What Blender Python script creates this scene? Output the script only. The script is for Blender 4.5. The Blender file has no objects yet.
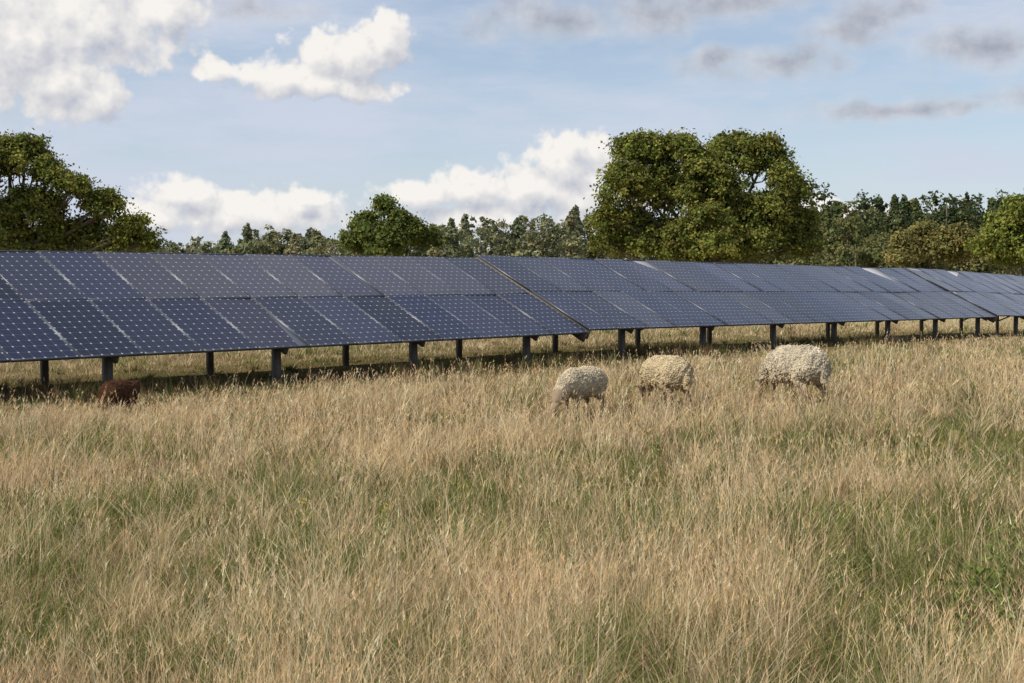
import bpy, math, numpy as np
from mathutils import Vector, Matrix
rng = np.random.default_rng(7)
F=1300.0; CH=1.7; HZ=277.0
scene=bpy.context.scene
scene.view_settings.view_transform='Standard'
scene.view_settings.look='None'
scene.view_settings.exposure=0

# ---------------------------------------------------------------- helpers
def vnoise(x,y,scale,seed):
    r=np.random.default_rng(seed).random((256,256))
    X=np.asarray(x)/scale; Y=np.asarray(y)/scale
    xi=np.floor(X).astype(int); yi=np.floor(Y).astype(int)
    fx=X-xi; fy=Y-yi; fx=fx*fx*(3-2*fx); fy=fy*fy*(3-2*fy)
    a=r[xi%256,yi%256]; b=r[(xi+1)%256,yi%256]; c=r[xi%256,(yi+1)%256]; d=r[(xi+1)%256,(yi+1)%256]
    return (a*(1-fx)+b*fx)*(1-fy)+(c*(1-fx)+d*fx)*fy
TH=math.atan(1211/F)
dX,dY=math.sin(TH),math.cos(TH)      # along the row
nX,nY=math.cos(TH),-math.sin(TH)     # towards the front of the row
P0=(-5.95,19.0)
def rowt(x,y): return (x-P0[0])*dX+(y-P0[1])*dY
def rown(x,y): return (x-P0[0])*nX+(y-P0[1])*nY
def drop(t): return -0.010*np.clip(t-11,0,21)-0.028*np.clip(t-32,0,22)
def terrain(x,y):
    t=rowt(x,y)
    return drop(t)+(vnoise(x,y,3.1,5)-0.5)*0.05
def world(px,D): return (px-512)/F*D
def zof(py,D): return CH+(HZ-py)/F*D

def mesh_np(name,V,faces4,mat,col=None,parent=None,smooth=False):
    me=bpy.data.meshes.new(name)
    n=len(V); m=len(faces4)
    me.vertices.add(n); me.vertices.foreach_set('co',np.ascontiguousarray(V,dtype=np.float32).ravel())
    me.loops.add(m*4); me.loops.foreach_set('vertex_index',np.ascontiguousarray(faces4,dtype=np.int32).ravel())
    me.polygons.add(m); me.polygons.foreach_set('loop_start',np.arange(0,m*4,4,dtype=np.int32))
    me.polygons.foreach_set('loop_total',np.full(m,4,dtype=np.int32))
    if smooth: me.polygons.foreach_set('use_smooth',np.ones(m,dtype=bool))
    if col is not None:
        a=me.color_attributes.new('Col','FLOAT_COLOR','POINT')
        c=np.ones((n,4),dtype=np.float32); c[:,:3]=col
        a.data.foreach_set('color',c.ravel())
    me.update(calc_edges=True); me.validate()
    me.materials.append(mat)
    o=bpy.data.objects.new(name,me); scene.collection.objects.link(o)
    if parent: o.parent=parent
    return o
def empty(name):
    o=bpy.data.objects.new(name,None); scene.collection.objects.link(o); return o

def new_mat(name):
    m=bpy.data.materials.new(name); m.use_nodes=True
    nt=m.node_tree; nt.nodes.clear()
    out=nt.nodes.new('ShaderNodeOutputMaterial')
    return m,nt,out
def leafmat(name,trans=0.35,gloss=0.0):
    m,nt,out=new_mat(name); N=nt.nodes; L=nt.links
    at=N.new('ShaderNodeAttribute'); at.attribute_name='Col'
    d=N.new('ShaderNodeBsdfDiffuse'); t=N.new('ShaderNodeBsdfTranslucent')
    L.new(at.outputs['Color'],d.inputs['Color']); L.new(at.outputs['Color'],t.inputs['Color'])
    mx=N.new('ShaderNodeMixShader'); mx.inputs[0].default_value=trans
    L.new(d.outputs[0],mx.inputs[1]); L.new(t.outputs[0],mx.inputs[2])
    L.new(mx.outputs[0],out.inputs[0]); return m
def prin(name,col,rough=0.6,metal=0.0,noise=None,spec=0.5):
    m,nt,out=new_mat(name); N=nt.nodes; L=nt.links
    p=N.new('ShaderNodeBsdfPrincipled'); p.inputs['Roughness'].default_value=rough; p.inputs['Metallic'].default_value=metal
    p.inputs['Specular IOR Level'].default_value=spec
    L.new(p.outputs[0],out.inputs[0])
    if noise:
        tc=N.new('ShaderNodeTexCoord'); t=N.new('ShaderNodeTexNoise'); t.inputs['Scale'].default_value=noise[0]; t.inputs['Detail'].default_value=6
        L.new(tc.outputs['Object'],t.inputs['Vector'])
        r=N.new('ShaderNodeMix'); r.data_type='RGBA'
        r.inputs[6].default_value=(*col,1); r.inputs[7].default_value=(*noise[1],1)
        L.new(t.outputs[0],r.inputs[0]); L.new(r.outputs[2],p.inputs['Base Color'])
    else: p.inputs['Base Color'].default_value=(*col,1)
    return m
def attrmat(name,rough=0.9):
    m,nt,out=new_mat(name); N=nt.nodes; L=nt.links
    at=N.new('ShaderNodeAttribute'); at.attribute_name='Col'
    p=N.new('ShaderNodeBsdfPrincipled'); p.inputs['Roughness'].default_value=rough; p.inputs['Specular IOR Level'].default_value=0.15
    L.new(at.outputs['Color'],p.inputs['Base Color']); L.new(p.outputs[0],out.inputs[0]); return m

# ---------------------------------------------------------------- camera
cam=bpy.data.cameras.new('camera'); co=bpy.data.objects.new('camera',cam); scene.collection.objects.link(co)
cam.sensor_width=36; cam.lens=F/1024*36; cam.clip_start=0.1; cam.clip_end=5000
co.location=(0,0,CH); co.rotation_euler=(math.radians(90)-math.atan((341.5-HZ)/F),0,0)
scene.camera=co

# ---------------------------------------------------------------- sun + sky
sx,sy=-1.0,-0.46; el=math.radians(45)
az=math.atan2(sx,sy); sd=Vector((math.sin(az)*math.cos(el),math.cos(az)*math.cos(el),math.sin(el)))
sl=bpy.data.lights.new('sun','SUN'); sl.energy=5.0; sl.angle=math.radians(0.5); sl.color=(1.0,0.925,0.80)
so=bpy.data.objects.new('sun',sl); scene.collection.objects.link(so); so.rotation_euler=sd.to_track_quat('Z','Y').to_euler(); so.location=(-20,-10,30)

W=bpy.data.worlds.new('World'); scene.world=W; W.use_nodes=True
nt=W.node_tree; nt.nodes.clear()
def M(nt,op,a,b=None,c=None,clamp=False):
    n=nt.nodes.new('ShaderNodeMath'); n.operation=op; n.use_clamp=clamp
    for i,v in enumerate((a,b,c)):
        if v is None: continue
        if isinstance(v,(int,float)): n.inputs[i].default_value=v
        else: nt.links.new(v,n.inputs[i])
    return n.outputs[0]
def VM(nt,op,a,b=None):
    n=nt.nodes.new('ShaderNodeVectorMath'); n.operation=op
    for i,v in enumerate((a,b)):
        if v is None: continue
        if isinstance(v,tuple): n.inputs[i].default_value=v
        else: nt.links.new(v,n.inputs[i])
    return n.outputs['Value'] if op=='LENGTH' else n.outputs[0]
def NZ(nt,vec,scale,detail,rough,out=0):
    n=nt.nodes.new('ShaderNodeTexNoise'); n.inputs['Scale'].default_value=scale; n.inputs['Detail'].default_value=detail; n.inputs['Roughness'].default_value=rough
    nt.links.new(vec,n.inputs['Vector']); return n.outputs[out]
def SS(nt,v,a,b,lo=0.0,hi=1.0):
    n=nt.nodes.new('ShaderNodeMapRange'); n.interpolation_type='SMOOTHSTEP'
    nt.links.new(v,n.inputs[0])
    for i,x in enumerate((a,b,lo,hi)): n.inputs[i+1].default_value=x
    return n.outputs[0]
def field_group(name,blobs,warp,amp,scale,det,vor=True,stretch=1.0):
    g=bpy.data.node_groups.new(name,'ShaderNodeTree')
    g.interface.new_socket('P',in_out='INPUT',socket_type='NodeSocketVector')
    g.interface.new_socket('F',in_out='OUTPUT',socket_type='NodeSocketFloat')
    gi=g.nodes.new('NodeGroupInput'); go=g.nodes.new('NodeGroupOutput')
    P=gi.outputs[0]
    w=VM(g,'SUBTRACT',NZ(g,P,22,2,0.5,1),(0.5,0.5,0.5)); w=VM(g,'MULTIPLY',w,(warp,warp*.7,0)); Q=VM(g,'ADD',P,w)
    cur=None
    for (px,py,rx,ry) in blobs:
        a=math.atan((px-512)/F); e=math.atan((HZ-py)/F*math.cos(a))
        v=VM(g,'SUBTRACT',Q,(a,e,0)); v=VM(g,'MULTIPLY',v,(F/rx,F/ry,0)); l=VM(g,'LENGTH',v)
        cur=l if cur is None else M(g,'MINIMUM',cur,l)
    f=M(g,'SUBTRACT',1.0,cur)
    PS=VM(g,'MULTIPLY',P,(1.0,stretch,1.0)) if stretch!=1.0 else P
    f=M(g,'MULTIPLY_ADD',M(g,'SUBTRACT',NZ(g,PS,scale,det,0.6),0.5),amp,f)
    if vor:
        vo=g.nodes.new('ShaderNodeTexVoronoi'); vo.feature='F1'; vo.inputs['Scale'].default_value=scale*1.6
        vo.inputs['Detail'].default_value=2.0; vo.inputs['Roughness'].default_value=0.55
        g.links.new(Q,vo.inputs['Vector'])
        f=M(g,'MULTIPLY_ADD',M(g,'SUBTRACT',0.42,vo.outputs['Distance']),amp*0.42,f)
    g.links.new(f,go.inputs[0]); return g
def use(nt,g,vec):
    n=nt.nodes.new('ShaderNodeGroup'); n.node_tree=g; nt.links.new(vec,n.inputs[0]); return n.outputs[0]
cum=[(0,45,130,88),(95,25,120,60),(60,85,72,40),(105,100,34,36),(170,15,52,34),
 (285,80,60,28),(345,62,62,42),(388,42,34,40),(330,88,92,20),(220,70,34,15),
 (562,165,48,42),(594,152,36,34),(530,190,66,38),(470,192,68,28),(418,196,54,19),(590,195,90,42),(480,220,70,22),(640,185,50,40),
 (185,192,56,22),(250,212,124,32),(305,198,44,14),(150,218,60,26),
 (818,206,36,13),(870,216,66,17),
 (-250,120,160,70),(1250,150,130,50)]
wis=[(872,22,52,30),(838,38,50,20),(780,62,72,20),(710,66,54,20),(985,52,100,26),(560,22,110,28),(645,14,100,28),(725,3,100,24),(905,12,36,18),(250,10,70,16),(1060,95,120,16),(900,110,140,12)]
gc=field_group('cumulus',cum,0.014,0.95,38,7)
gc2=field_group('cumulus_shade',cum,0.014,0.95,38,3)
gw=field_group('wisps',wis,0.03,2.0,22,8,False,1.7)
tc=nt.nodes.new('ShaderNodeTexCoord'); G=tc.outputs['Generated']
sp=nt.nodes.new('ShaderNodeSeparateXYZ'); nt.links.new(G,sp.inputs[0])
A=M(nt,'ARCTAN2',sp.outputs[0],sp.outputs[1]); E=M(nt,'ARCSINE',sp.outputs[2])
cb=nt.nodes.new('ShaderNodeCombineXYZ'); nt.links.new(A,cb.inputs[0]); nt.links.new(E,cb.inputs[1]); P=cb.outputs[0]
f1=use(nt,gc,P); f2=use(nt,gc2,VM(nt,'ADD',P,(-0.008,0.013,0)))
cm=SS(nt,f1,-0.14,0.22)
dif=M(nt,'SUBTRACT',f1,f2)
sh=M(nt,'MULTIPLY_ADD',dif,0.85,0.64,clamp=True)
def mixc(nt,f,a,b):
    n=nt.nodes.new('ShaderNodeMix'); n.data_type='RGBA'
    for i,v in ((0,f),(6,a),(7,b)):
        if isinstance(v,tuple): n.inputs[i].default_value=(*v,1)
        elif isinstance(v,(int,float)): n.inputs[i].default_value=v
        else: nt.links.new(v,n.inputs[i])
    return n.outputs[2]
ccol=mixc(nt,sh,(0.44,0.475,0.57),(0.93,0.90,0.86))
fw=use(nt,gw,P); wm=SS(nt,fw,-0.25,0.95,0,0.93)
wt=NZ(nt,P,40,4,.6)
ws=M(nt,'MULTIPLY_ADD',fw,-0.5,M(nt,'MULTIPLY_ADD',wt,1.2,0.16),clamp=True)
wcol=mixc(nt,ws,(0.33,0.36,0.44),(0.76,0.77,0.80))
# high thin veil
VS=VM(nt,'MULTIPLY',G,(1.0,1.0,4.5))
v1=NZ(nt,VS,2.8,7,0.62); veil=SS(nt,v1,0.36,0.64,0.32,0.97)
elh=SS(nt,sp.outputs[2],0.0,0.20,0.8,0.0); veil=M(nt,'MAXIMUM',veil,elh)
sky=nt.nodes.new('ShaderNodeTexSky'); sky.sky_type='NISHITA'; sky.sun_disc=False; sky.sun_elevation=el; sky.sun_rotation=az%(2*math.pi)
sky.air_density=1.0; sky.dust_density=0.5; sky.ozone_density=1.8
b1=nt.nodes.new('ShaderNodeBackground'); b1.inputs[1].default_value=0.12; nt.links.new(sky.outputs[0],b1.inputs[0])
def bg(c,s=1.0):
    b=nt.nodes.new('ShaderNodeBackground'); b.inputs[1].default_value=s
    if isinstance(c,tuple): b.inputs[0].default_value=(*c,1)
    else: nt.links.new(c,b.inputs[0])
    return b.outputs[0]
def mixs(f,a,b):
    n=nt.nodes.new('ShaderNodeMixShader'); nt.links.new(f,n.inputs[0]); nt.links.new(a,n.inputs[1]); nt.links.new(b,n.inputs[2]); return n.outputs[0]
s0=mixs(veil,b1.outputs[0],bg((0.61,0.665,0.785)))
s=mixs(wm,s0,bg(wcol)); s=mixs(cm,s,bg(ccol))
# the cumulus bank only exists in the northern part of the sky (saves evaluating it elsewhere)
inr=M(nt,'MULTIPLY',M(nt,'LESS_THAN',M(nt,'ABSOLUTE',A),1.05),M(nt,'MULTIPLY',M(nt,'GREATER_THAN',E,-0.01),M(nt,'LESS_THAN',E,0.34)))
s=mixs(inr,s0,s)
wo=nt.nodes.new('ShaderNodeOutputWorld'); nt.links.new(s,wo.inputs[0])
W.cycles.sampling_method='MANUAL'; W.cycles.sample_map_resolution=512

# ---------------------------------------------------------------- ground
xs=np.unique(np.concatenate([np.linspace(-2500,-150,12),np.linspace(-150,-30,25),np.linspace(-30,40,141),np.linspace(40,200,30),np.linspace(200,2500,12)]))
ys=np.unique(np.concatenate([np.linspace(-1500,-60,10),np.linspace(-60,0,20),np.linspace(0,60,121),np.linspace(60,300,40),np.linspace(300,4000,14)]))
X,Y=np.meshgrid(xs,ys,indexing='ij'); Z=terrain(X,Y)
V=np.stack([X,Y,Z],-1).reshape(-1,3); nx,ny=len(xs),len(ys)
I=np.arange(nx*ny).reshape(nx,ny)
Fc=np.stack([I[:-1,:-1],I[1:,:-1],I[1:,1:],I[:-1,1:]],-1).reshape(-1,4)
gm,gt,go_=new_mat('dry_meadow_soil'); N=gt.nodes; L=gt.links
tcg=N.new('ShaderNodeTexCoord'); o_=tcg.outputs['Object']
a1=NZ(gt,o_,0.6,4,0.6); a2=NZ(gt,o_,14,5,0.7)
c1=mixc(gt,SS(gt,a1,0.35,0.65),(0.24,0.175,0.085),(0.14,0.13,0.05))
c2=mixc(gt,SS(gt,a2,0.3,0.7),(0.08,0.06,0.03),c1)
spg=N.new('ShaderNodeSeparateXYZ'); L.new(o_,spg.inputs[0])
far=SS(gt,spg.outputs[1],30,90); c3=mixc(gt,far,c2,mixc(gt,SS(gt,a1,0.35,0.65),(0.43,0.34,0.20),(0.30,0.26,0.14)))
pb=N.new('ShaderNodeBsdfDiffuse'); L.new(c3,pb.inputs['Color'])
bp=N.new('ShaderNodeBump'); bp.inputs['Distance'].default_value=0.05; L.new(a2,bp.inputs['Height']); L.new(bp.outputs[0],pb.inputs['Normal'])
L.new(pb.outputs[0],go_.inputs[0])
mesh_np('ground',V,Fc,gm,smooth=True)

# ---------------------------------------------------------------- grass
def blades(base,h,lean,ldir,w,col0,col1,levels,curl=1.6,face=None):
    n=len(h); tt=np.linspace(0,1,levels)
    if face is None: face=rng.uniform(0,math.pi,n)
    wx,wy=np.cos(face),np.sin(face)
    prof=np.interp(tt,[0,0.3,1],[0.8,1.0,0.08])
    Vv=np.zeros((n,levels,2,3),dtype=np.float32); C=np.zeros((n,levels,2,3),dtype=np.float32)
    for i,t in enumerate(tt):
        off=lean*(t**curl)*h
        cx=base[:,0]+np.cos(ldir)*off; cy=base[:,1]+np.sin(ldir)*off
        cz=base[:,2]+h*t*np.sqrt(np.clip(1-(lean*t*0.75)**2,0.15,1))
        for s_,k in ((-1,0),(1,1)):
            Vv[:,i,k,0]=cx+s_*wx*w*prof[i]*0.5; Vv[:,i,k,1]=cy+s_*wy*w*prof[i]*0.5; Vv[:,i,k,2]=cz
            C[:,i,k,:]=col0*(1-t)+col1*t
    idx=np.arange(n)[:,None]*(levels*2)+np.arange(levels-1)[None,:]*2
    Fq=np.stack([idx,idx+1,idx+3,idx+2],-1).reshape(-1,4)
    return Vv.reshape(-1,3),Fq,C.reshape(-1,3)
acc=[[],[],[]]; off=[0]
def add(r):
    acc[0].append(r[0]); acc[1].append(r[1]+off[0]); acc[2].append(r[2]); off[0]+=len(r[0])
def sampleD(n,p,lo,hi):
    D=np.exp(np.linspace(math.log(lo),math.log(hi),800)); pdf=(0.80*D+4.0)*D**(-p)
    cdf=np.concatenate([[0],np.cumsum(0.5*(pdf[1:]+pdf[:-1])*np.diff(D))]); cdf/=cdf[-1]
    d=np.interp(rng.random(n),cdf,D)
    x=rng.uniform(-0.5,0.5,n)*(0.80*d+4.0)
    return x,d
greens=[(-1.2,9.3,1.3,.8),(-1.1,7.2,.7,.5),(2.0,5.6,.7,.5),(3.3,6.2,1.0,1.0),(4.6,10,1.3,1.3),(-3.2,8.5,.7,1.0),(3.9,12.5,1.6,1),(2.6,8.0,.9,.7),(-2.2,5.5,.5,.4),(2.2,6.6,.5,.5),(5.3,13,1.4,2),(-4.5,12,1.2,1),(.5,6.0,.4,.3)]
def greenmask(x,y):
    g=0.6*vnoise(x,y,1.0,11)+0.5*vnoise(x,y,0.37,12)+0.35*vnoise(x,y,5,13)-0.66
    for (a,b,rx,ry) in greens: g=g+0.45*np.exp(-((x-a)/rx)**2-((y-b)/ry)**2)
    return np.clip(g*2.6,0,1)
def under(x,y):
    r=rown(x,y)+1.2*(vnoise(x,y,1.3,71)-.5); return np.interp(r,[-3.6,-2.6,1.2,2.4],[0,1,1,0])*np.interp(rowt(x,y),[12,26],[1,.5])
straw=np.array([[.79,.625,.39],[.71,.535,.31],[.85,.71,.48],[.61,.445,.25],[.75,.59,.38],[.38,.26,.15]])
green=np.array([[.15,.205,.055],[.20,.24,.065],[.12,.165,.05],[.31,.30,.11]])
flock=[(.82,15.8),(1.98,16.7),(3.74,17.2),(-5.1,16.8)]
def hfac(x,y):
    f=0.50+0.78*vnoise(x,y,0.9,21)+0.75*(vnoise(x,y,0.3,22)-.5)
    r=rown(x,y)
    f=np.clip(f,.25,1.5)*np.interp(r,[-5,-4,1.5,4.5],[.8,.40,.40,1.0])
    for (a,b) in flock: f=f*(1-.30*np.exp(-((x-a)/.6)**2-((y-b+.6)/1.1)**2))
    return f
def pick(x,y,n,gf):
    g=greenmask(x,y); u_=under(x,y)
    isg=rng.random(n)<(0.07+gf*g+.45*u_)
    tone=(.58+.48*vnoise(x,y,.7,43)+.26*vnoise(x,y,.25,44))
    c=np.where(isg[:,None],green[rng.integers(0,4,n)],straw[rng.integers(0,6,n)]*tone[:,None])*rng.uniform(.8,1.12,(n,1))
    return isg,c*(1-.55*u_)[:,None]  # grass below the tables darkened in colour to deepen the shade
# loose leaves
n=290000
x,y=sampleD(n,2.0,4.0,95)
keep=vnoise(x,y,0.16,31)*0.6+vnoise(x,y,0.5,32)*0.6>0.40*rng.random(n)+0.24
x,y=x[keep],y[keep]; n=len(x)
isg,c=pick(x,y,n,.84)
sc=(np.maximum(y,6)/6.0)
h=np.where(isg,rng.uniform(.08,.22,n),rng.uniform(.10,.32,n))*hfac(x,y)
w=np.where(isg,rng.uniform(.0035,.0065,n),rng.uniform(.002,.0042,n))*sc**0.95
lean=np.clip(rng.gamma(2.6,.30,n),0.03,1.25)
ldir=rng.uniform(0,2*math.pi,n)*0.8+vnoise(x,y,0.8,41)*5
cb0=np.where(isg[:,None],c*np.array([1.2,1.05,1]),c*np.array([.85,.86,.78]))  # straw bases darker and browner, root shade put into the colour
base=np.stack([x,y,terrain(x,y)-0.01],-1)
nearm=y<13
for m_,lv in ((nearm,4),(~nearm,3)):
    add(blades(base[m_],h[m_],lean[m_],ldir[m_],w[m_],cb0[m_],c[m_],lv))
# tussocks: blades fanning out of a common crown
nt_=5400; per=26
tx,ty=sampleD(nt_,2.0,4.2,60)
k_=(vnoise(tx,ty,1.2,81)>.22*rng.random(nt_)+.2); tx,ty=tx[k_],ty[k_]; nt_=len(tx)
tsc=np.maximum(ty,6)/6.0; trad=rng.uniform(.02,.06,nt_)*tsc**.5; th=rng.uniform(.5,1.5,nt_)
i=np.repeat(np.arange(nt_),per); n=len(i); a=rng.uniform(0,2*math.pi,n); rr=np.sqrt(rng.random(n))
x=tx[i]+np.cos(a)*rr*trad[i]; y=ty[i]+np.sin(a)*rr*trad[i]
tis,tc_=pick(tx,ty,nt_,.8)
c=tc_[i]*rng.uniform(.75,1.2,(n,1)); mixs_=rng.random(n)<.25; c[mixs_]=straw[rng.integers(0,6,mixs_.sum())]*.9*(1-.55*under(x,y)[mixs_])[:,None]  # stray straw gets the same painted shade below the tables
h=rng.uniform(.14,.36,n)*th[i]*hfac(tx,ty)[i]; lean=np.clip(.15+rr*.75+rng.normal(0,.15,n),.03,1.2)
w=rng.uniform(.0025,.005,n)*tsc[i]**.95
add(blades(np.stack([x,y,terrain(x,y)-.01],-1),h,lean,a+rng.normal(0,.35,n),w,c*np.array([.85,.85,.8]),np.clip(c,0,.88),4,curl=1.9))  # blade feet painted darker, standing in for shade low in the tussock
# dead brown weeds and rank growth along the foot of the array
nw=1500; tt_=rng.uniform(-9,26,nw); rr_=rng.normal(.1,.75,nw)
kk=vnoise(tt_+40,rr_*.6+9,1.4,91)>.50; tt_,rr_=tt_[kk],rr_[kk]
wx_=P0[0]+dX*tt_+nX*rr_; wy_=P0[1]+dY*tt_+nY*rr_; nw=len(wx_)
i=np.repeat(np.arange(nw),12); n=len(i)
x=wx_[i]+rng.normal(0,.06,n); y=wy_[i]+rng.normal(0,.06,n)
dead=np.array([[.15,.095,.05],[.11,.075,.04],[.13,.14,.05],[.09,.11,.035],[.22,.15,.08]])
c=dead[rng.integers(0,5,nw)][i]*rng.uniform(.7,1.3,(n,1))
add(blades(np.stack([x,y,terrain(x,y)-.01],-1),rng.uniform(.14,.34,n),np.clip(rng.gamma(2,.2,n),.03,.9),rng.uniform(0,6.28,n),rng.uniform(.007,.018,n),c,c,4))
# flowering stems with panicles
n=62000
x,y=sampleD(n,2.0,4.0,70)
dens=vnoise(x,y,0.9,51)*.9+vnoise(x,y,0.22,52)*.6-0.6*greenmask(x,y)-.10
keep=dens>rng.random(n)*0.75+0.05; keep&=~((rown(x,y)<2.5)&(rng.random(n)<.8))
x,y=x[keep],y[keep]; n=len(x); sc=np.maximum(y,6)/6.0
h=rng.uniform(.26,.54,n)*hfac(x,y)*np.interp(y,[5,10],[1.3,1.0])
lean=np.clip(rng.gamma(2,.20,n),0.02,.95); ldir=rng.normal(0.2,1.5,n)+vnoise(x,y,1.5,61)*2
w=rng.uniform(.0016,.0028,n)*sc**.9
c=np.clip(straw[rng.integers(0,5,n)]*rng.uniform(.9,1.22,(n,1)),0,.88)
base=np.stack([x,y,terrain(x,y)],-1)
add(blades(base,h,lean,ldir,w,c*.85,c,4,curl=1.8))  # stems shaded towards the root by colour
hk=rng.random(n)<.85
for j in range(5):
    t=rng.uniform(.72,1.0,n)
    offh=lean*(t**1.8)*h
    b=np.stack([x+np.cos(ldir)*offh,y+np.sin(ldir)*offh,base[:,2]+h*t*np.sqrt(np.clip(1-(lean*t*.75)**2,.15,1))],-1)
    hh=rng.uniform(.03,.07,n)*(1.25-t+.25); ww=rng.uniform(.003,.0055,n)*sc**.9
    cc=np.clip(c*np.array([1.02,.94,.88])*rng.uniform(.8,1.15,(n,1)),0,.88)
    add(blades(b[hk],hh[hk],rng.uniform(.2,.9,n)[hk],(ldir+rng.normal(0,1.2,n))[hk],ww[hk],cc[hk],cc[hk],2,curl=1.0))
grassmat=leafmat('dry_grass',0.4)
mesh_np('grass',np.concatenate(acc[0]),np.concatenate(acc[1]),grassmat,col=np.concatenate(acc[2]))

# ---------------------------------------------------------------- generic box/tube accumulators
class Acc:
    def __init__(s): s.V=[];s.F=[];s.C=[];s.n=0
    def add(s,V,F,c=(1,1,1)):
        V=np.asarray(V,dtype=float); F=np.asarray(F)
        s.V.append(V); s.F.append(F+s.n); s.n+=len(V); s.C.append(np.tile(np.asarray(c,dtype=float),(len(V),1)) if np.ndim(c)==1 else c)
    def box(s,o,a,b,c,col=(1,1,1)):
        o,a,b,c=[np.asarray(v,dtype=float) for v in (o,a,b,c)]
        V=[o,o+a,o+a+b,o+b,o+c,o+a+c,o+a+b+c,o+b+c]
        s.add(V,[[0,3,2,1],[4,5,6,7],[0,1,5,4],[1,2,6,5],[2,3,7,6],[3,0,4,7]],col)
    def tube(s,pts,rad,col=(1,1,1),k=8):
        pts=np.asarray(pts,dtype=float); n=len(pts); V=[]
        for i in range(n):
            d=pts[min(i+1,n-1)]-pts[max(i-1,0)]; d/=np.linalg.norm(d)+1e-9
            u=np.cross(d,[0.31,0.95,0.02] if abs(d[1])<.9 else [1,0,0]); u/=np.linalg.norm(u); v=np.cross(d,u)
            for j in range(k):
                a=2*math.pi*j/k; V.append(pts[i]+rad[i]*(math.cos(a)*u+math.sin(a)*v))
        Fq=[[i*k+j,i*k+(j+1)%k,(i+1)*k+(j+1)%k,(i+1)*k+j] for i in range(n-1) for j in range(k)]
        for e in (0,n-1):   # caps
            c=len(V); V.append(pts[e])
            Fq+=[[c,e*k+j,e*k+(j+1)%k,e*k+(j+2)%k] for j in range(0,k,2)]
        s.add(V,Fq,col)
    def obj(s,name,mat,parent=None,smooth=False):
        return mesh_np(name,np.concatenate(s.V),np.concatenate(s.F),mat,col=np.concatenate(s.C),parent=parent,smooth=smooth)

# ---------------------------------------------------------------- solar arrays
pm,pt,po=new_mat('solar_cell_glass'); N=pt.nodes; L=pt.links
uv=N.new('ShaderNodeUVMap'); uv.uv_map='UVMap'; su=N.new('ShaderNodeSeparateXYZ'); L.new(uv.outputs[0],su.inputs[0])
def celld(sock,n):
    a=M(pt,'MULTIPLY_ADD',sock,n*1.03,-n*0.015); fr=M(pt,'FRACT',a); return M(pt,'MINIMUM',fr,M(pt,'SUBTRACT',1.0,fr))
cx=celld(su.outputs[0],6); cy=celld(su.outputs[1],10)
dia=M(pt,'LESS_THAN',M(pt,'ADD',cx,cy),0.12)
gap=M(pt,'LESS_THAN',M(pt,'MINIMUM',cx,cy),0.011)
gapf=M(pt,'MAXIMUM',dia,M(pt,'MULTIPLY',gap,0.28))
at=N.new('ShaderNodeAttribute'); at.attribute_name='Col'
cc=mixc(pt,gapf,at.outputs['Color'],(0.36,0.38,0.44))
pp=N.new('ShaderNodeBsdfPrincipled'); L.new(cc,pp.inputs['Base Color'])
tcp=N.new('ShaderNodeTexCoord'); dn=NZ(pt,tcp.outputs['Object'],1.3,4,.6)
pp.inputs['IOR'].default_value=1.5; pp.inputs['Specular IOR Level'].default_value=0.26
L.new(SS(pt,dn,.3,.7,.10,.24),pp.inputs['Roughness'])
L.new(pp.outputs[0],po.inputs[0])
framem=prin('anodised_aluminium',(0.09,0.095,0.11),.45,.5)
steelm=prin('weathered_galvanised_steel',(0.07,0.062,0.058),.7,.2,noise=(9,(0.13,0.11,0.09)))
backm=prin('panel_backsheet',(0.35,0.35,0.36),.6)
d3=np.array([dX,dY,0]); n3=np.array([nX,nY,0]); HOR=3.2; RISE=1.54; SL=math.hypot(HOR,RISE)
FRO=0.45; HF=0.55; MW=1.013; ML=SL/2-0.012
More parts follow.
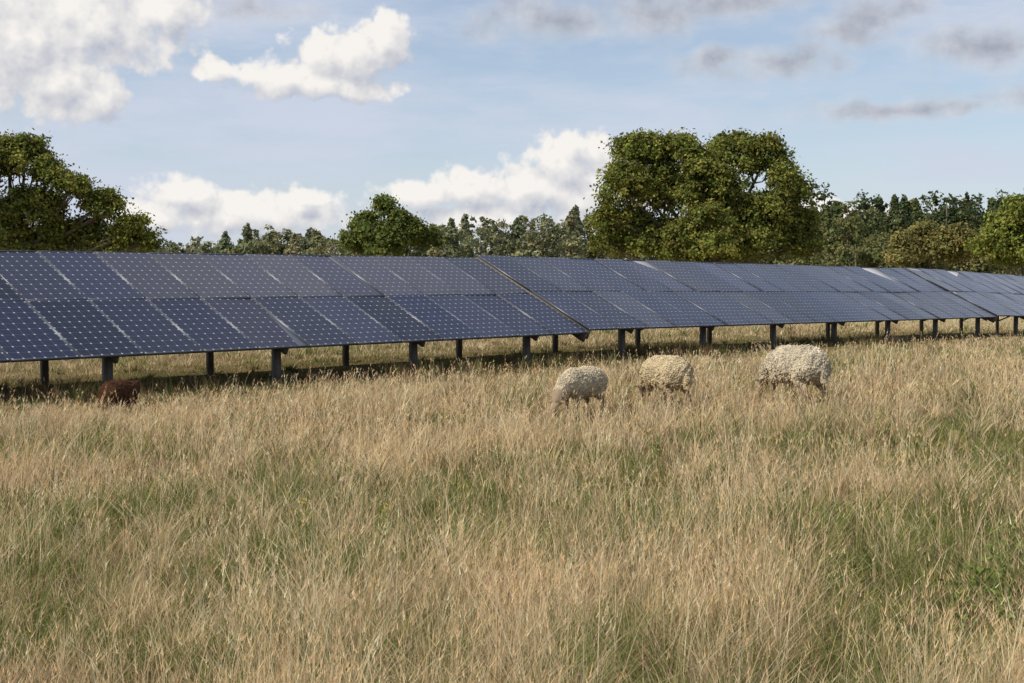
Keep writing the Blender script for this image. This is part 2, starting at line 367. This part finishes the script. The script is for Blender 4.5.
def table(t0,nm,seed,lift=0.0):
    r=np.random.default_rng(seed)
    root=empty('solar_panel_array'); z0=float(drop(t0)); z1=float(drop(t0+nm*MW))
    u=d3*(nm*MW)+np.array([0,0,z1-z0]); u=u/np.linalg.norm(u)
    sl=(-n3*HOR+np.array([0,0,RISE]))/SL; nn=np.cross(u,sl); nn/=np.linalg.norm(nn)
    if nn[2]<0: nn=-nn
    O=np.array([P0[0],P0[1],0])+n3*FRO+d3*t0+np.array([0,0,HF+z0+lift])
    mod=Acc(); fr=Acc(); bk=Acc(); UV=[]
    for i in range(nm):
        for j in range(2):
            a=O+u*(i*MW)+sl*(j*(ML+0.024)); tw=r.normal(0,.007,2)
            b=0.013; c0=a+u*b+sl*b+nn*.034; W_=MW-.012
            q=[c0, c0+u*(W_-2*b), c0+u*(W_-2*b)+sl*(ML-2*b), c0+sl*(ML-2*b)]
            q[1]=q[1]+nn*tw[0]; q[2]=q[2]+nn*(tw[0]+tw[1]); q[3]=q[3]+nn*tw[1]
            base=np.array([.0055,.0078,.025])*r.uniform(.5,1.6)+r.uniform(0,.003)
            if r.random()<.22: base=base*1.3+np.array([.010,.008,.006])
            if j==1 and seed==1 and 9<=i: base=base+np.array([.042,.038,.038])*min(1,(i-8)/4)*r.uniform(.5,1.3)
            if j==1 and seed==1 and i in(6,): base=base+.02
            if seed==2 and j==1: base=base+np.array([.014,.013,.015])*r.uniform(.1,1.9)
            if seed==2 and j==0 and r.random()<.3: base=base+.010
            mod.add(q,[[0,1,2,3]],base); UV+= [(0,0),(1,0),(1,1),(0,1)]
            H_=nn*.04
            fr.box(a,u*W_,sl*b,H_); fr.box(a+sl*(ML-b),u*W_,sl*b,H_)
            fr.box(a+sl*b,u*b,sl*(ML-2*b),H_); fr.box(a+sl*b+u*(W_-b),u*b,sl*(ML-2*b),H_)
            bk.box(a+u*(b+.002)+sl*(b+.002)+nn*.008,u*(W_-2*b-.004),sl*(ML-2*b-.004),nn*.012)
    o=mod.obj('photovoltaic_modules',pm,root)
    uvl=o.data.uv_layers.new(name='UVMap'); uvl.data.foreach_set('uv',np.array(UV,dtype=np.float32).ravel())
    fr.obj('module_frames',framem,root); bk.obj('backsheets',backm,root)
    st=Acc(); Lh=nm*MW; 
    for sdist in (.42,1.3,2.12,3.0):   # purlins
        st.box(O+sl*sdist-nn*.075+u*.055,u*(Lh-.115),sl*.05,nn*.07)
    for e in (.003,Lh-.055):           # end rafter closing the table
        st.box(O+u*e-nn*.19,u*.05,sl*SL,nn*.18)
    k0=math.ceil((t0+.3)/3.05); k=k0
    while k*3.05<t0+Lh-.1:
        t=k*3.05; tt=t-t0; zz=float(drop(t))
        base=O+u*tt
        st.box(base+sl*.15-nn*.19,u*.06,sl*(SL-.3),nn*.11)  # rafter
        for back,wd in ((FRO,.11),(2.35,.09)):
            px_=P0[0]+dX*t+nX*(FRO-back); py_=P0[1]+dY*t+nY*(FRO-back)
            ztop=base[2]+RISE*back/HOR-.14
            o_=np.array([px_,py_,zz-.4])
            st.box(o_,d3*.012,n3*-wd,np.array([0,0,ztop-zz+.4]))
            st.box(o_+d3*.013,d3*wd*.95,n3*-.012,np.array([0,0,ztop-zz+.4]))
            st.box(o_+d3*.013-n3*(wd-.012),d3*wd*.95,n3*-.012,np.array([0,0,ztop-zz+.4]))
        a=np.array([P0[0]+dX*t,P0[1]+dY*t,0])-n3*(1.9)+d3*.05; a[2]=zz+.45
        b=base+sl*1.1-nn*.1+d3*.05
        st.tube([a,b],[.025,.025],k=6)
        a=np.array([P0[0]+dX*t,P0[1]+dY*t,0])+d3*.08; a[2]=base[2]-.04
        st.tube([a,a+d3*.38+np.array([0,0,.17])],[.022,.022],k=6)
        k+=1
    st.obj('steel_posts_and_rails',steelm,root)
    return root
table(10.50-20*MW,20,1)
table(10.50+.05,20,2,.06)
table(10.50+.10+20*MW,20,3,.10)

# ---------------------------------------------------------------- foliage
leafm=leafmat('tree_leaves',0.3)
barkm=prin('bark',(0.09,0.07,0.05),.9,0,noise=(6,(0.16,0.13,0.10)))
def leafquads(c,size,nrm,col,r,asp=1.5):
    n=len(c); a=r.normal(size=(n,3)); u=np.cross(nrm,a); u/=np.linalg.norm(u,axis=1,keepdims=True)+1e-9; v=np.cross(nrm,u)
    s=size[:,None]
    V=np.stack([c-u*s*asp*.5,c-v*s*.5,c+u*s*asp*.5,c+v*s*.5],1).reshape(-1,3)
    F_=np.arange(n*4).reshape(n,4); return V,F_,np.repeat(col,4,axis=0)
def unit(v): return v/np.linalg.norm(v,axis=1,keepdims=True)
def crown(lobes,nl,r,pal,lsize,clump=0.55,per=45,inner=.25,sub=0):
    lob=np.array(lobes)
    if sub:   # boughs: smaller masses carried on the surface of each main lobe, with gaps between them
        i=np.repeat(np.arange(len(lob)),sub); d=unit(r.normal(size=(len(i),3))); d[:,2]=np.where(d[:,2]<-.5,-d[:,2],d[:,2])
        k=r.uniform(.24,.48,len(i))[:,None]
        L2=np.concatenate([lob[i,:3]+d*lob[i,3:6]*(1.0-k*.7),lob[i,3:6]*k],1)
        core=lob.copy(); core[:,3:6]*=.78
        allb=np.concatenate([L2,core]); wts=allb[:,3]*allb[:,5]; wts[len(L2):]*=.8
    else: allb=lob; wts=allb[:,3]*allb[:,5]
    wts=wts/wts.sum()
    nc=max(4,nl//per); li=r.choice(len(allb),nc,p=wts)
    d=unit(r.normal(size=(nc,3)))
    d[:,2]=np.where(d[:,2]<-.6,-d[:,2],d[:,2])
    rad=np.where(r.random(nc)<inner,r.uniform(.3,.8,nc),r.uniform(.78,1.18,nc))
    cc=allb[li,:3]+d*allb[li,3:6]*rad[:,None]
    cs=clump*r.uniform(.5,1.5,nc)
    tint=r.uniform(.8,1.2,len(allb))
    ccol=pal[r.integers(0,len(pal),nc)]*(r.uniform(.8,1.2,nc)*tint[li])[:,None]
    i=np.repeat(np.arange(nc),per); n=len(i)
    o=r.normal(size=(n,3))*np.array([1,1,.7])*cs[i][:,None]*.6
    c=cc[i]+o
    nr=d[i]*.7+r.normal(size=(n,3))*.6+np.array([0,0,.35]); nr=unit(nr)
    return leafquads(c,lsize*r.uniform(.6,1.35,n),nr,ccol[i]*r.uniform(.75,1.25,(n,1)),r)
def tree(name,D,lobpx,base,nl,pal,lsize,trunk,seed,clump=.55,sub=9):
    r=np.random.default_rng(seed); root=empty(name); lobes=[]
    for (px,py,rp) in lobpx:
        R=rp/F*D; lobes.append((world(px,D),D+r.uniform(-.5,.5)*R*1.6,zof(py,D),R,R*1.15,R*.95))
    V,F_,C=crown(lobes,nl,r,np.array(pal),lsize,clump,sub=sub,per=30,inner=.15)
    mesh_np('foliage',V,F_,leafm,col=C,parent=root)
    T=Acc(); bx=world(base,D); bz=float(terrain(bx,D)); top=max(l[2] for l in lobes)
    mid=np.array([bx+.3,D,bz+(top-bz)*.32])
    T.tube([(bx,D,bz-.3),(bx,D,bz+.5),(bx+.1,D,bz+(top-bz)*.18),mid],[trunk*1.5,trunk*1.05,trunk*.9,trunk*.8],k=10)
    for l in lobes:
        e=np.array(l[:3]); m1=mid*.55+e*.45+np.array([0,0,-.5])+r.normal(size=3)*.3
        T.tube([mid-np.array([0,0,.4]),m1,e,e+(e-m1)*min(.4,l[3]*.6/np.linalg.norm(e-m1))],[trunk*.5,trunk*.32,trunk*.16,.03],k=6)
        for q in range(5):
            dd=r.normal(size=3); dd/=np.linalg.norm(dd); dd[2]=abs(dd[2])*.8
            T.tube([m1*.4+e*.6,e*.6+m1*.4+dd*l[3]*.4,e+dd*l[3]*.7],[trunk*.16,trunk*.1,.02],k=6)
    T.obj('trunk_and_limbs',barkm,root,smooth=True)
    return root
oakpal=[(.155,.18,.042),(.19,.205,.048),(.11,.135,.036),(.225,.22,.053),(.15,.15,.045)]
tree('oak_tree',110,[(642,160,30),(622,192,26),(676,158,26),(706,166,22),(700,185,28),(735,160,27),(766,160,22),(786,190,24),(798,226,18),(612,222,18),(655,205,38),(720,205,40),(766,225,32),(700,242,36),(645,242,32),(788,246,22),(745,250,30),(680,255,26),(604,244,14),(808,250,12)],705,125000,oakpal,.19,.55,101,.5,12)
tree('oak_tree',90,[(-20,172,38),(26,164,26),(8,152,18),(75,190,20),(105,214,22),(136,234,18),(120,246,20),(34,220,32),(84,240,22),(-45,215,50),(0,240,40),(54,176,16),(48,248,24),(152,243,9)],10,95000,oakpal,.16,.5,102,.45,12)
tree('ash_tree',130,[(385,212,13),(368,232,17),(402,230,18),(428,240,15),(352,244,12),(385,247,22)],388,24000,[(.13,.16,.045),(.16,.18,.05),(.10,.13,.04)],.22,.25,103,.5,8)
tree('sycamore_tree',105,[(1005,235,20),(1030,225,28),(985,250,16),(1050,245,32),(1015,252,22)],1020,28000,[(.18,.21,.045),(.22,.23,.055),(.14,.17,.04)],.2,.25,104,.5,9)
tree('hawthorn_tree',112,[(905,244,12),(925,238,14),(950,242,15),(938,252,18),(905,256,16),(965,254,16)],932,22000,[(.20,.185,.07),(.17,.175,.06),(.25,.21,.08)],.18,.18,105,.45,7)

def conifer(x,y,zb,H,R,r,pal,n,ls):
    t=r.beta(1.2,1.15,n); ph=r.uniform(0,6); irr=.8+.3*np.sin(ph+t*22)
    na=9; ang=r.integers(0,na,n)*2*math.pi/na+np.floor(t*11)*2.4+r.normal(0,.28,n)
    rr=R*(1-t)**.6*irr*np.sqrt(r.uniform(.05,1,n))*(.7+.5*r.random(n))+.1
    z=zb+H*(.12+.88*t)-rr*.10+r.normal(0,.16,n)
    lx=r.normal(0,.35)*t
    c=np.stack([x+lx+np.cos(ang)*rr,y+np.sin(ang)*rr,z],-1)
    nr=r.normal(size=(n,3))*.5+np.array([0,0,.6]); nr[:,0]+=np.cos(ang)*.6; nr[:,1]+=np.sin(ang)*.6; nr/=np.linalg.norm(nr,axis=1,keepdims=True)
    col=pal[r.integers(0,len(pal))]*r.uniform(.75,1.25,(n,1))
    return leafquads(c,ls*r.uniform(.6,1.4,n),nr,col,r,1.8)
def woodland(name,spec,seed):
    r=np.random.default_rng(seed); A_=Acc(); T=Acc(); root=empty(name)
    for (px,D,top,kind,wd,pal,n) in spec:
        x=world(px,D); zb=float(terrain(x,D)); H=zof(top,D)-zb
        if kind=='c':
            V,F_,C=conifer(x,D,zb,H,wd,r,pal,n,.28*D/150)
        else:
            lob=[(x+r.normal()*wd*.45,D+r.normal()*wd*.4,zb+H*q,wd*r.uniform(.5,.8),wd*.7,H*.2) for q in (.3,.45,.55,.68,.80)]
            lob[-1]=(x,D,zb+H*.82,wd*.45,wd*.5,H*.18)
            V,F_,C=crown(lob,n,r,pal,.28*D/150,.5,30,.4)
        A_.add(V,F_,C)
        T.tube([(x,D,zb-.3),(x+.1,D,zb+H*.5),(x,D,zb+H*.93)],[.2,.13,.03],k=6)
    A_.obj('foliage',leafm,root); T.obj('trunks',barkm,root,smooth=True)
pc=np.array([(.075,.10,.045),(.10,.12,.052),(.06,.082,.042),(.12,.135,.055)])
pd=np.array([(.14,.16,.06),(.175,.175,.07),(.11,.135,.055),(.20,.185,.08),(.15,.15,.065)])
pdis=np.array([(.17,.19,.10),(.21,.215,.11),(.145,.17,.095),(.24,.225,.125)])  # distance haze put into the leaf colours: paler and greyer
r=np.random.default_rng(55); spec=[]
for px in np.arange(-500,900,5.5):
    top=np.interp(px,[-500,160,170,225,235,300,340,450,470,500,560,600,640,900],[225,235,246,246,234,230,232,228,220,217,217,211,222,225])+r.normal(0,4)
    D=205+r.uniform(-20,25); k='c' if r.random()<.22 else 'b'
    spec.append((px+r.normal(0,4),D,top,k,r.uniform(2.4,3.4) if k=='c' else r.uniform(2.6,4.2),pdis,1000))
woodland('distant_woodland',spec,201)
spec=[]
for px in np.arange(796,1500,6.5):
    top=np.interp(px,[796,830,870,900,930,960,1000,1024,1500],[210,200,200,202,196,204,198,192,205])+r.normal(0,6)
    D=150+r.uniform(-12,18); k='c' if r.random()<.5 else 'b'
    spec.append((px+r.normal(0,3),D,top,k,r.uniform(2.0,3.8),pc if r.random()<.75 else pd,2200))
for px in np.arange(790,1500,13):
    spec.append((px+r.normal(0,4),125+r.uniform(-4,6),np.interp(px,[790,860,880,980,1500],[250,244,236,234,236])+r.normal(0,5),'b',r.uniform(1.8,2.8),pd,1600))
woodland('pine_woodland',spec,202)

# ---------------------------------------------------------------- sheep
woolm=attrmat('wool',.95)
def ell(bm_acc,c,r,rot=0,nu=20,nv=14):
    V=[];F_=[]
    for i in range(nv+1):
        ph=math.pi*i/nv
        for j in range(nu):
            a=2*math.pi*j/nu; p=Vector((r[0]*math.cos(ph),r[1]*math.sin(ph)*math.cos(a),r[2]*math.sin(ph)*math.sin(a)))
            p=Matrix.Rotation(rot,3,'Y')@p; V.append((p.x+c[0],p.y+c[1],p.z+c[2]))
    for i in range(nv):
        for j in range(nu): F_.append([i*nu+j,i*nu+(j+1)%nu,(i+1)*nu+(j+1)%nu,(i+1)*nu+j])
    bm_acc.add(V,F_)
def ico():
    import bmesh
    b=bmesh.new(); bmesh.ops.create_icosphere(b,subdivisions=1,radius=1); V=np.array([v.co[:] for v in b.verts]); F_=np.array([[v.index for v in f.verts]+[f.verts[0].index] for f in b.faces]); b.free(); return V,F_
def sheep(loc,head,scale,pose,wool,skin,seed):
    r=np.random.default_rng(seed); a=Acc(); lie=pose=='lying'; dz=-.27 if lie else 0
    ell(a,(-.18,0,.55+dz),(.36,.25,.245)); ell(a,(.16,0,.54+dz),(.34,.23,.24)); ell(a,(-.36,0,.53+dz),(.20,.22,.22)); ell(a,(.0,0,.50+dz),(.42,.235,.21))
    if pose=='grazing':
        neck=[(.34,0,.57),(.52,0,.50),(.66,0,.37),(.73,0,.27)]; nr=[.18,.135,.10,.085]
        hd=(.78,0,.19); rot=math.radians(58); ears=(.715,.295)
    else:
        neck=[(.34,0,.56+dz),(.50,0,.58+dz),(.58,0,.62+dz),(.62,0,.66+dz)]; nr=[.19,.145,.11,.09]
        hd=(.68,0,.655+dz); rot=math.radians(28); ears=(.60,.72+dz)
    a.tube(neck,nr,k=14)
    ell(a,hd,(.135,.068,.08),rot); hv=Vector((math.cos(rot),0,-math.sin(rot)))
    ell(a,(hd[0]+hv.x*.10,0,hd[2]+hv.z*.10),(.075,.045,.05),rot)
    for s in (-1,1):
        ell(a,(ears[0],s*.115,ears[1]),(.028,.065,.016),rot,10,8)
        if not lie:
            a.tube([(-.33,s*.13,.48),(-.25,s*.145,.36),(-.39,s*.14,.225),(-.385,s*.14,.10),(-.36,s*.14,.045)],[.13,.085,.038,.027,.032],k=10)
            a.tube([(-.365,s*.14,.06),(-.345,s*.14,.0)],[.03,.038],k=8)
            fx=.30+.04*s
            a.tube([(.25,s*.12,.48),(.27,s*.125,.34),(fx,s*.12,.21),(fx-.01,s*.12,.09),(fx+.01,s*.12,.045)],[.11,.065,.034,.025,.03],k=10)
            a.tube([(fx+.005,s*.12,.05),(fx+.03,s*.12,.0)],[.028,.036],k=8)
        else:
            a.tube([(-.3,s*.18,.16),(-.12,s*.24,.07),(-.36,s*.25,.04)],[.11,.06,.03],k=10)
            a.tube([(.25,s*.14,.14),(.40,s*.17,.05),(.22,s*.19,.035)],[.09,.045,.03],k=10)
    a.tube([(-.50,0,.55+dz),(-.57,0,.47+dz),(-.575,0,.33+dz)],[.05,.045,.03],k=10)
    o=a.obj('tmp',woolm)
    md=o.modifiers.new('r','REMESH'); md.mode='VOXEL'; md.voxel_size=.017
    ms=o.modifiers.new('s','SMOOTH'); ms.iterations=4; ms.factor=.5
    dg=bpy.context.evaluated_depsgraph_get(); me=bpy.data.meshes.new_from_object(o.evaluated_get(dg)); bpy.data.objects.remove(o)
    nv=len(me.vertices); P_=np.zeros(nv*3); me.vertices.foreach_get('co',P_); P_=P_.reshape(-1,3); Nn=np.zeros(nv*3); me.vertices.foreach_get('normal',Nn); Nn=Nn.reshape(-1,3)
    zl=.31+dz
    headx=.68 if pose=='grazing' else .60
    isw=((P_[:,2]>zl-.02)&(P_[:,0]<headx))
    if lie: isw=(P_[:,2]>.06)&(P_[:,0]<.58)
    bump=(vnoise(P_[:,0]*1+P_[:,1]*.6+5,P_[:,2]+P_[:,1]*.8+5,.05,seed)-.5)*.026+(vnoise(P_[:,0]-P_[:,1]+9,P_[:,2]+9,.15,seed+1)-.5)*.02
    P2=P_+Nn*np.where(isw,bump,0)[:,None]
    me.vertices.foreach_set('co',P2.ravel())
    wool=np.array(wool); skin=np.array(skin)
    col=np.where(isw[:,None],wool*.5,skin)*r.uniform(.9,1.1,(nv,1))
    hoof=(P_[:,2]<.035)&(not lie); col[hoof]=(.03,.025,.02)
    at=me.color_attributes.new('Col','FLOAT_COLOR','POINT'); c4=np.ones((nv,4)); c4[:,:3]=col; at.data.foreach_set('color',c4.astype(np.float32).ravel())
    me.materials.clear(); me.materials.append(woolm)
    for p in me.polygons: p.use_smooth=True
    name='sheep'
    root=empty(name)
    b=bpy.data.objects.new('body',me); scene.collection.objects.link(b); b.parent=root
    # wool locks
    iv,if_=ico(); wi=np.where(isw)[0]; wi=r.choice(wi,4600)
    tang=r.normal(size=(len(wi),3)); u=np.cross(Nn[wi],tang); u/=np.linalg.norm(u,axis=1,keepdims=True)+1e-9; v=np.cross(Nn[wi],u)
    lx=r.uniform(.010,.022,len(wi)); ly=r.uniform(.005,.009,len(wi)); lz=r.uniform(.006,.012,len(wi))
    cpos=P2[wi]+Nn[wi]*r.uniform(-.004,.008,len(wi))[:,None]
    VV=cpos[:,None,:]+iv[None,:,0,None]*(u*lx[:,None])[:,None,:]+iv[None,:,1,None]*(v*ly[:,None])[:,None,:]+iv[None,:,2,None]*(Nn[wi]*lz[:,None])[:,None,:]
    k=len(iv); tri=np.stack([if_[:,0],if_[:,1],if_[:,2]],-1)
    FF=(np.arange(len(wi))[:,None,None]*k+tri[None]).reshape(-1,3)
    lm=bpy.data.meshes.new('fleece'); lm.from_pydata(VV.reshape(-1,3).tolist(),[],FF.tolist())
    patch=vnoise(cpos[:,0]+3,cpos[:,2]+cpos[:,1]*.7+3,.10,seed+3)
    dirt=np.clip((.58+dz-cpos[:,2])*1.7,0,.55)[:,None]
    lc=wool*(r.uniform(.58,1.06,len(wi))*(.60+.5*patch))[:,None]*(1-dirt*np.array([.35,.5,.65]))
    lc=np.repeat(lc,k,axis=0); at=lm.color_attributes.new('Col','FLOAT_COLOR','POINT'); c4=np.ones((len(lc),4)); c4[:,:3]=lc; at.data.foreach_set('color',c4.astype(np.float32).ravel())
    for p in lm.polygons: p.use_smooth=True
    lm.materials.append(woolm); lo=bpy.data.objects.new('fleece',lm); scene.collection.objects.link(lo); lo.parent=root
    ey=Acc()
    for s in (-1,1): ell(ey,(hd[0]+.02*hv.x-hv.z*.0,s*.062,hd[2]+.02*hv.z+.02),(.012,.009,.012),0,10,8)
    ey.obj('eyes',prin('sheep_eye',(.02,.012,.006),.15),root,smooth=True)
    root.location=(loc[0],loc[1],float(terrain(loc[0],loc[1]))-.01); root.rotation_euler=(0,0,head); root.scale=(scale,)*3
skin=(.24,.18,.12)
sheep((world(582,15.9),15.9),math.radians(234),.77,'grazing',(.70,.60,.43),skin,301)
sheep((world(667,16.7),16.7),math.radians(112),.89,'grazing',(.67,.55,.35),skin,302)
sheep((world(797,17.2),17.2),math.radians(114),1.02,'grazing',(.72,.63,.47),skin,303)
sheep((world(118,16.8),16.8),math.radians(80),.70,'lying',(.12,.055,.028),(.04,.025,.018),304)

# ---------------------------------------------------------------- ragwort + dock
plantm=leafmat('weed_leaves',.3)
def ragwort(x,y,h,seed,fl=True,nst=5):
    r=np.random.default_rng(seed); A_=Acc(); z=float(terrain(x,y))
    for s in range(nst):
        a=r.uniform(0,6.28); ln=r.uniform(.05,.3)*h; top=np.array([x+math.cos(a)*ln,y+math.sin(a)*ln,z+h*r.uniform(.75,1)])
        b=np.array([x,y,z]); A_.tube([b,(b*.5+top*.5)+np.array([0,0,.04]),top],[.004,.003,.002],(.2,.2,.07),k=6)
        n=20; t=r.uniform(.1,.85,n)[:,None]; c=b*(1-t)+top*t+r.normal(size=(n,3))*.03
        nr=r.normal(size=(n,3)); nr[:,2]+=1; nr/=np.linalg.norm(nr,axis=1,keepdims=True)
        V,F_,C=leafquads(c,r.uniform(.009,.021,n),nr,np.array([.15,.21,.05])*r.uniform(.7,1.3,(n,1)),r,2.6); A_.add(V,F_,C)
        if fl:
            n=9; c=top+r.normal(size=(n,3))*np.array([.022,.022,.01])
            nr=r.normal(size=(n,3))*.3+np.array([0,0,1])
            V,F_,C=leafquads(c,r.uniform(.008,.014,n),nr,np.array([.70,.52,.06])*r.uniform(.7,1.1,(n,1)),r,1.0); A_.add(V,F_,C)
    A_.obj('ragwort_plant' if fl else 'dock_plant',plantm)
ragwort(world(660,11.4),11.4,.42,1,True,4); ragwort(world(305,8.0),8.0,.32,2,True,4); ragwort(world(378,7.9),7.9,.32,3,True,3)
for i,(px,D) in enumerate(((985,6.6),(1005,6.8),(965,6.2),(1010,6.3),(1012,7.6))): ragwort(world(px,D),D,.34,20+i,False,6)
